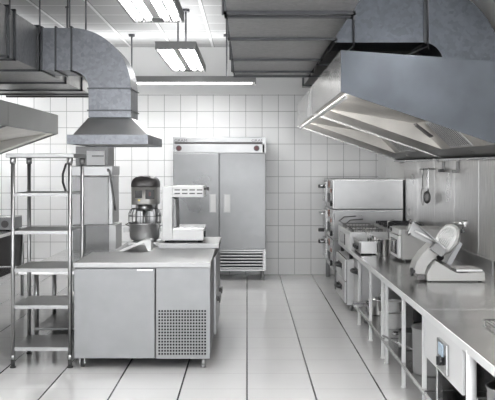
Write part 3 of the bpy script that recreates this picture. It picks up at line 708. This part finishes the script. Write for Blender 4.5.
B().tube([(X0+.1, Y0+.1, .83), (X0+.1, Y0+.1, .95), (X0+.04, Y0+.12, 1.0), (X0-.03, Y0+.2, 1.01)], .007).tube([(X0+.13, Y0+.1, .83), (X0+.13, Y0+.1, .95), (X0+.07, Y0+.12, 1.0)], .006).tube([(X0+.14, Y0+.06, .93), (X0+.17, Y0+.02, .915), (X0+.2, Y0-.03, .90)], .009).obj('basket_handle', 'steel_bright', t)
for x in (X0+.03, X1-.03):
    for y in (Y0+.05, Y1-.05): B().cyl((x, y, .736), (x, y, .752), .015, 10).obj('foot', 'rubber', t)
t = thing('storage_pot', (1.43, 9.35, .735), 'tall steel pot with dark front next to the square countertop oven', 'pot')
b = B(); b.lathe(1.455, 9.335, [(0, .737), (.048, .737), (.052, .745), (.052, .9), (.058, .905), (.058, .91), (.049, .91), (.049, .75), (0, .75)]); b.obj('body', 'steel', t)
B().box(1.395, 1.41, 9.30, 9.37, .76, .88, .004).obj('front_control', 'black_plastic', t)
B().tube([(1.405, 9.33, .89), (1.37, 9.33, .905), (1.33, 9.33, .915)], .007).obj('handle', 'steel_bright', t)
# square countertop oven
t = thing('countertop_oven', (1.73, 9.0, .735), 'square white countertop oven with glass door behind the slicer', 'oven')
X0, X1, Y0, Y1 = 1.52, 1.99, 8.7, 9.28
B().box(X0, X1, Y0, Y1, .76, 1.055, .008).obj('body', 'cream_enamel', t)
d = B().box(X0-.03, X0-.001, Y0+.02, Y1-.01, .77, .99, .006).obj('door', 'white_enamel', t)
B().box(X0-.033, X0-.03, Y0+.10, Y1-.12, .80, .95).obj('door_window', 'glass_dark', d)
B().tube([(X0-.03, Y0+.12, .82), (X0-.055, Y0+.12, .83), (X0-.055, Y0+.12, .93), (X0-.03, Y0+.12, .94)], .008).obj('door_handle', 'steel_bright', d)
cp = B().box(X0-.025, X0-.001, Y0+.01, Y1-.005, .998, 1.05, .004).obj('control_panel', 'white_enamel', t)
B().box(X0-.03, X0-.025, Y1-.16, Y1-.06, 1.01, 1.045).obj('badge', 'black_plastic', cp)
for x in (X0+.04, X1-.04):
    for y in (Y0+.05, Y1-.05): B().cyl((x, y, .736), (x, y, .76), .015, 10).obj('foot', 'steel_bright', t)

# ------------------------------------------------------------------ slicer
t = thing('meat_slicer', (1.70, 7.4, .735), 'grey gravity-feed meat slicer with round blade on the right worktop', 'slicer')
u = 7.2/885/3.96
SX = lambda q: (370+q/3.96-247)*7.2/885
SZ = lambda q: 1.68-(200+q/3.96-166)*7.2/885
def sp(pts): return [(SX(a), SZ(c)) for a, c in pts]
B().prism(sp([(226, 322), (226, 292), (260, 240), (335, 288), (345, 292), (455, 286), (457, 322)]), 'y', 7.2, 7.56, .006).obj('base', 'cream_enamel', t)
for x in (SX(240), SX(440)):
    for y in (7.24, 7.5): B().cyl((x, y, .736), (x, y, SZ(321)), .016, 10).obj('foot', 'rubber', t)
B().box(SX(345), SX(450), 7.22, 7.5, SZ(286), SZ(276), .004).obj('collecting_tray', 'steel_worktop', t)
# curved support arm left
arc = [(196, 312), (180, 285), (190, 250), (215, 215), (245, 185), (262, 170), (300, 192), (285, 215), (262, 232), (232, 262), (222, 290), (224, 312)]
B().prism(sp(arc), 'y', 7.26, 7.48, .004).obj('carriage_arm', 'cream_enamel', t)
B().cyl((SX(172), 7.24, SZ(287)), (SX(190), 7.30, SZ(285)), .014, 12).cyl((SX(165), 7.24, SZ(287)), (SX(174), 7.24, SZ(287)), .036, 18).obj('adjusting_knob', 'black_plastic', t)
B().box(SX(190), SX(222), 7.22, 7.27, SZ(318), SZ(296), .005).obj('switch_box', 'dark_grey', t)
# blade disc and its guard, tilted
def disc(cxq, czq, r, th, tilt, y, name, mat, par, r0=0):
    c = Vector((SX(cxq), y, SZ(czq))); n = Vector((-.80, -.40, .45)).normalized()
    return B().cyl(c-n*th/2, c+n*th/2, r, 40).obj(name, mat, par)
bd = disc(328, 163, .135, .03, math.radians(32), 7.40, 'blade_guard', 'cream_enamel', t)
disc(325, 164, .12, .036, math.radians(32), 7.395, 'blade', 'white_enamel', t)
b = B()
c0 = Vector((SX(320), 7.37, SZ(166)))
n = Vector((-.80, -.40, .45)).normalized(); a1 = Vector((.5, 0, .85)); a1 = (a1-n*a1.dot(n)).normalized(); a2 = n.cross(a1)
c0 = Vector((SX(325), 7.395, SZ(164)))+n*.02
for i in range(-3, 4):
    o_ = a2*i*.026; h = (.1**2-(i*.026)**2)**.5
    b.cyl(c0+o_-a1*h, c0+o_+a1*h, .003, 6)
b.obj('blade_rib', 'steel', t)
# back support plate
B().prism(sp([(318, 258), (368, 168), (384, 180), (336, 268)]), 'y', 7.34, 7.52, .004).obj('gauge_plate', 'steel_satin', t)
# food carriage
B().prism(sp([(150, 132), (172, 82), (302, 186), (288, 196)]), 'y', 7.30, 7.312).obj('food_carriage', 'steel_nose', t)
B().prism(sp([(172, 82), (178, 88), (300, 190), (295, 194)]), 'y', 7.18, 7.33).prism(sp([(150, 132), (172, 82), (176, 84), (154, 134)]), 'y', 7.2, 7.32).obj('carriage_edge', 'steel_nose', t)
B().cyl((SX(178), 7.2, SZ(122)), (SX(275), 7.2, SZ(172)), .008, 10).obj('carriage_rail', 'steel_leg', t)
B().prism(sp([(240, 195), (262, 168), (306, 196), (284, 226)]), 'y', 7.20, 7.30, .003).obj('carriage_block', 'steel_dark', t)
B().cyl((SX(148), 7.22, SZ(134)), (SX(160), 7.22, SZ(128)), .02, 14).cyl((SX(160), 7.24, SZ(92)), (SX(170), 7.24, SZ(84)), .02, 14).obj('carriage_knob', 'dark_grey', t)
B().cyl((SX(268), 7.22, SZ(150)), (SX(268), 7.22, SZ(175)), .01, 10).obj('pusher_handle', 'white_enamel', t)
B().cyl((SX(360), 7.4, SZ(100)), (SX(388), 7.36, SZ(98)), .016, 12).cyl((SX(384), 7.36, SZ(98)), (SX(404), 7.35, SZ(98)), .03, 18).obj('sharpener', 'steel', t)
B().cyl((SX(385), 7.36, SZ(122)), (SX(386), 7.36, SZ(136)), .018, 12).cyl((SX(386), 7.36, SZ(100)), (SX(386), 7.36, SZ(128)), .006, 8).obj('sharpener_knob', 'black_plastic', t)
B().cyl((SX(300), 7.4, SZ(240)), (SX(300), 7.44, SZ(225)), .03, 14).obj('motor_hub', 'black_plastic', t)

# ------------------------------------------------------------------ things on the lower shelves
def pot(name, cx, cy, z0, r, h, lab, mat='steel', handles=True, cat='pot', grp='pots on the lower shelf', lid=False):
    t = thing(name, (cx, cy, z0), lab, cat, grp)
    B().lathe(cx, cy, [(0, z0+.001), (r*.94, z0+.001), (r, z0+.012), (r, z0+h-.008), (r+.008, z0+h-.004), (r+.008, z0+h), (r-.004, z0+h), (r-.006, z0+.015), (0, z0+.012)]).obj('body', mat, t)
    if handles:
        for a in (PI*.95, -PI*.05):
            d = Vector((math.cos(a), math.sin(a), 0)); e = Vector((-d.y, d.x, 0)); c = Vector((cx, cy, z0+h*.8))
            B().tube([c+d*r+e*.045, c+d*(r+.045)+e*.04, c+d*(r+.045)-e*.04, c+d*r-e*.045], .007).obj('handle', 'steel_bright', t)
    if lid: B().lathe(cx, cy, [(r+.008, z0+h+.001), (r+.006, z0+h+.008), (r*.5, z0+h+.025), (0, z0+h+.03)]).cyl((cx, cy, z0+h+.028), (cx, cy, z0+h+.055), .02, 14).obj('lid', 'steel_bright', t)
    return t
ZS = .196
pot('stockpot', 1.36, 4.44, ZS, .15, .375, 'open steel stockpot with loop handles at the bottom right corner')
pot('stockpot', 1.34, 8.86, ZS, .10, .15, 'squat lidded steel pot under the worktop end, nearest the drawer units', lid=True)
pot('container', 1.34, 8.15, ZS, .11, .14, 'white cylindrical tub on the lower shelf behind the double leg', 'white_enamel', False, 'tub')
pot('container', 1.34, 8.15, ZS+.142, .085, .10, 'smaller white tub stacked on another tub on the lower shelf', 'white_enamel', False, 'tub')
pot('stockpot', 1.36, 7.24, ZS, .12, .14, 'dark grey squat pot on the middle lower shelf', 'steel_dark')
pot('stockpot', 1.66, 7.3, ZS, .12, .32, 'tall shiny steel pot standing behind the dark squat pot', 'steel_bright')
pot('stockpot', 1.72, 8.45, ZS, .13, .26, 'dark deep pot at the back of the far lower shelf', 'iron')
t = thing('frying_pan', (1.45, 6.75, ZS), 'shallow pan on the lower shelf with a long handle poking out past the legs', 'pan')
B().lathe(1.50, 6.72, [(0, ZS+.001), (.11, ZS+.001), (.14, ZS+.045), (.145, ZS+.045), (.137, ZS+.04), (.105, ZS+.008), (0, ZS+.007)]).obj('body', 'steel_dark', t)
B().tube([(1.37, 6.76, ZS+.04), (1.25, 7.0, ZS+.06), (1.13, 7.35, ZS+.075)], .009).obj('handle', 'steel_bright', t)
t = thing('waste_bin', (1.335, 6.36, ZS), 'tall grey cylindrical bin on the lower shelf beside the socket panel', 'bin')
B().lathe(1.335, 6.36, [(0, ZS+.001), (.135, ZS+.001), (.14, ZS+.01), (.145, ZS+.31), (.15, ZS+.315), (.15, ZS+.325), (.14, ZS+.325), (.135, ZS+.02), (0, ZS+.015)], 36).obj('body', 'grey_bin', t)
B().lathe(1.335, 6.36, [(.151, ZS+.326), (.148, ZS+.335), (0, ZS+.34)], 36).obj('lid', 'dark_grey', t)
b = B(); b.box(1.10, 1.6, 9.16, 9.36-.05, ZS+.05, ZS+.062, .002).box(1.10, 1.6, 9.16, 9.17, ZS+.03, ZS+.075).box(1.25, 1.6, 9.17, 9.30, ZS+.001, ZS+.05)
single(b, 'baking_tray', 'steel_bright', 'flat steel tray poking out of the far end of the lower shelf', 'tray')
# wire rack on near worktop
t = thing('wire_rack', (1.62, 5.1, .736), 'small chromed wire cooling rack at the right edge of the near worktop', 'wire rack')
b = B(); b.tube([(1.42, 4.85, .756), (1.82, 4.85, .756), (1.82, 5.32, .756), (1.42, 5.32, .756)], .005, 6, True); b.obj('frame', 'steel_bright', t)
b = B()
for i in range(15): x = 1.445+i*.026; b.tube([(x, 4.85, .756), (x, 5.32, .756)], .0025, 5)
b.obj('wires', 'steel_bright', t)
b = B()
for x in (1.43, 1.81):
    for y in (4.86, 5.31): b.cyl((x, y, .736), (x, y, .754), .004, 8)
b.obj('feet', 'steel_bright', t)

# ------------------------------------------------------------------ on the right wall
t = thing('utensil_rail', (2.12, 10.2, 1.66), 'thin wire rail fixed to the steel wall below the right hood', 'rail')
B().tube([(2.139, 10.75, 1.645), (2.10, 10.75, 1.645), (2.10, 10.05, 1.645), (2.139, 10.05, 1.645)], .006).obj('rail', 'steel_dark', t)
t = thing('ladle', (2.09, 10.18, 1.3), 'wire ladle with a round basket end hanging on the steel wall', 'ladle', 'hanging utensils')
B().tube([(2.10, 10.18, 1.65), (2.09, 10.18, 1.655), (2.083, 10.18, 1.64), (2.083, 10.18, 1.37)], .008).box(2.075, 2.088, 10.15, 10.21, 1.42, 1.62, .004).obj('handle', 'steel_bright', t)
b = B()
for a in range(8):
    an = PI*a/8; b.tube([(2.07+.06*math.cos(p)*math.cos(an)*.6, 10.18+.085*math.cos(p)*math.sin(an), 1.32+.07*math.sin(p)) for p in [2*PI*i/16 for i in range(16)]], .0035, 5, True)
b.obj('basket', 'steel_dark', t)
t = thing('whisk', (2.09, 10.5, 1.2), 'thin wire loop whisk hanging left of the ladle', 'whisk', 'hanging utensils')
B().tube([(2.10, 10.5, 1.65), (2.085, 10.5, 1.63), (2.085, 10.5, 1.42)], .006).obj('handle', 'steel_bright', t)
b = B()
for w_ in (.10, .05): b.tube([(2.085, 10.5+w_*math.sin(p), 1.32-.11*math.cos(p)) for p in [2*PI*i/20 for i in range(20)]], .005, 5, True)
b.obj('loop', 'white_enamel', t)
for y, z0, z1, lab, mt in ((9.6, 1.615, 1.73, 'black small bracket hanging below the joint of the right hood halves', 'black_plastic'), (8.95, 1.61, 1.73, 'dull grey bracket on the steel wall right of the black one', 'grey_enamel')):
    t = thing('wall_bracket', (2.11, y, z0), lab, 'bracket', 'wall brackets')
    B().box(2.08, 2.141, y-.04, y+.04, z0, z0+.03, .004).obj('hook', mt, t)
    B().box(2.12, 2.141, y-.03, y+.03, z0+.03, z1, .003).obj('plate', 'steel_dark' if mt == 'black_plastic' else mt, t)
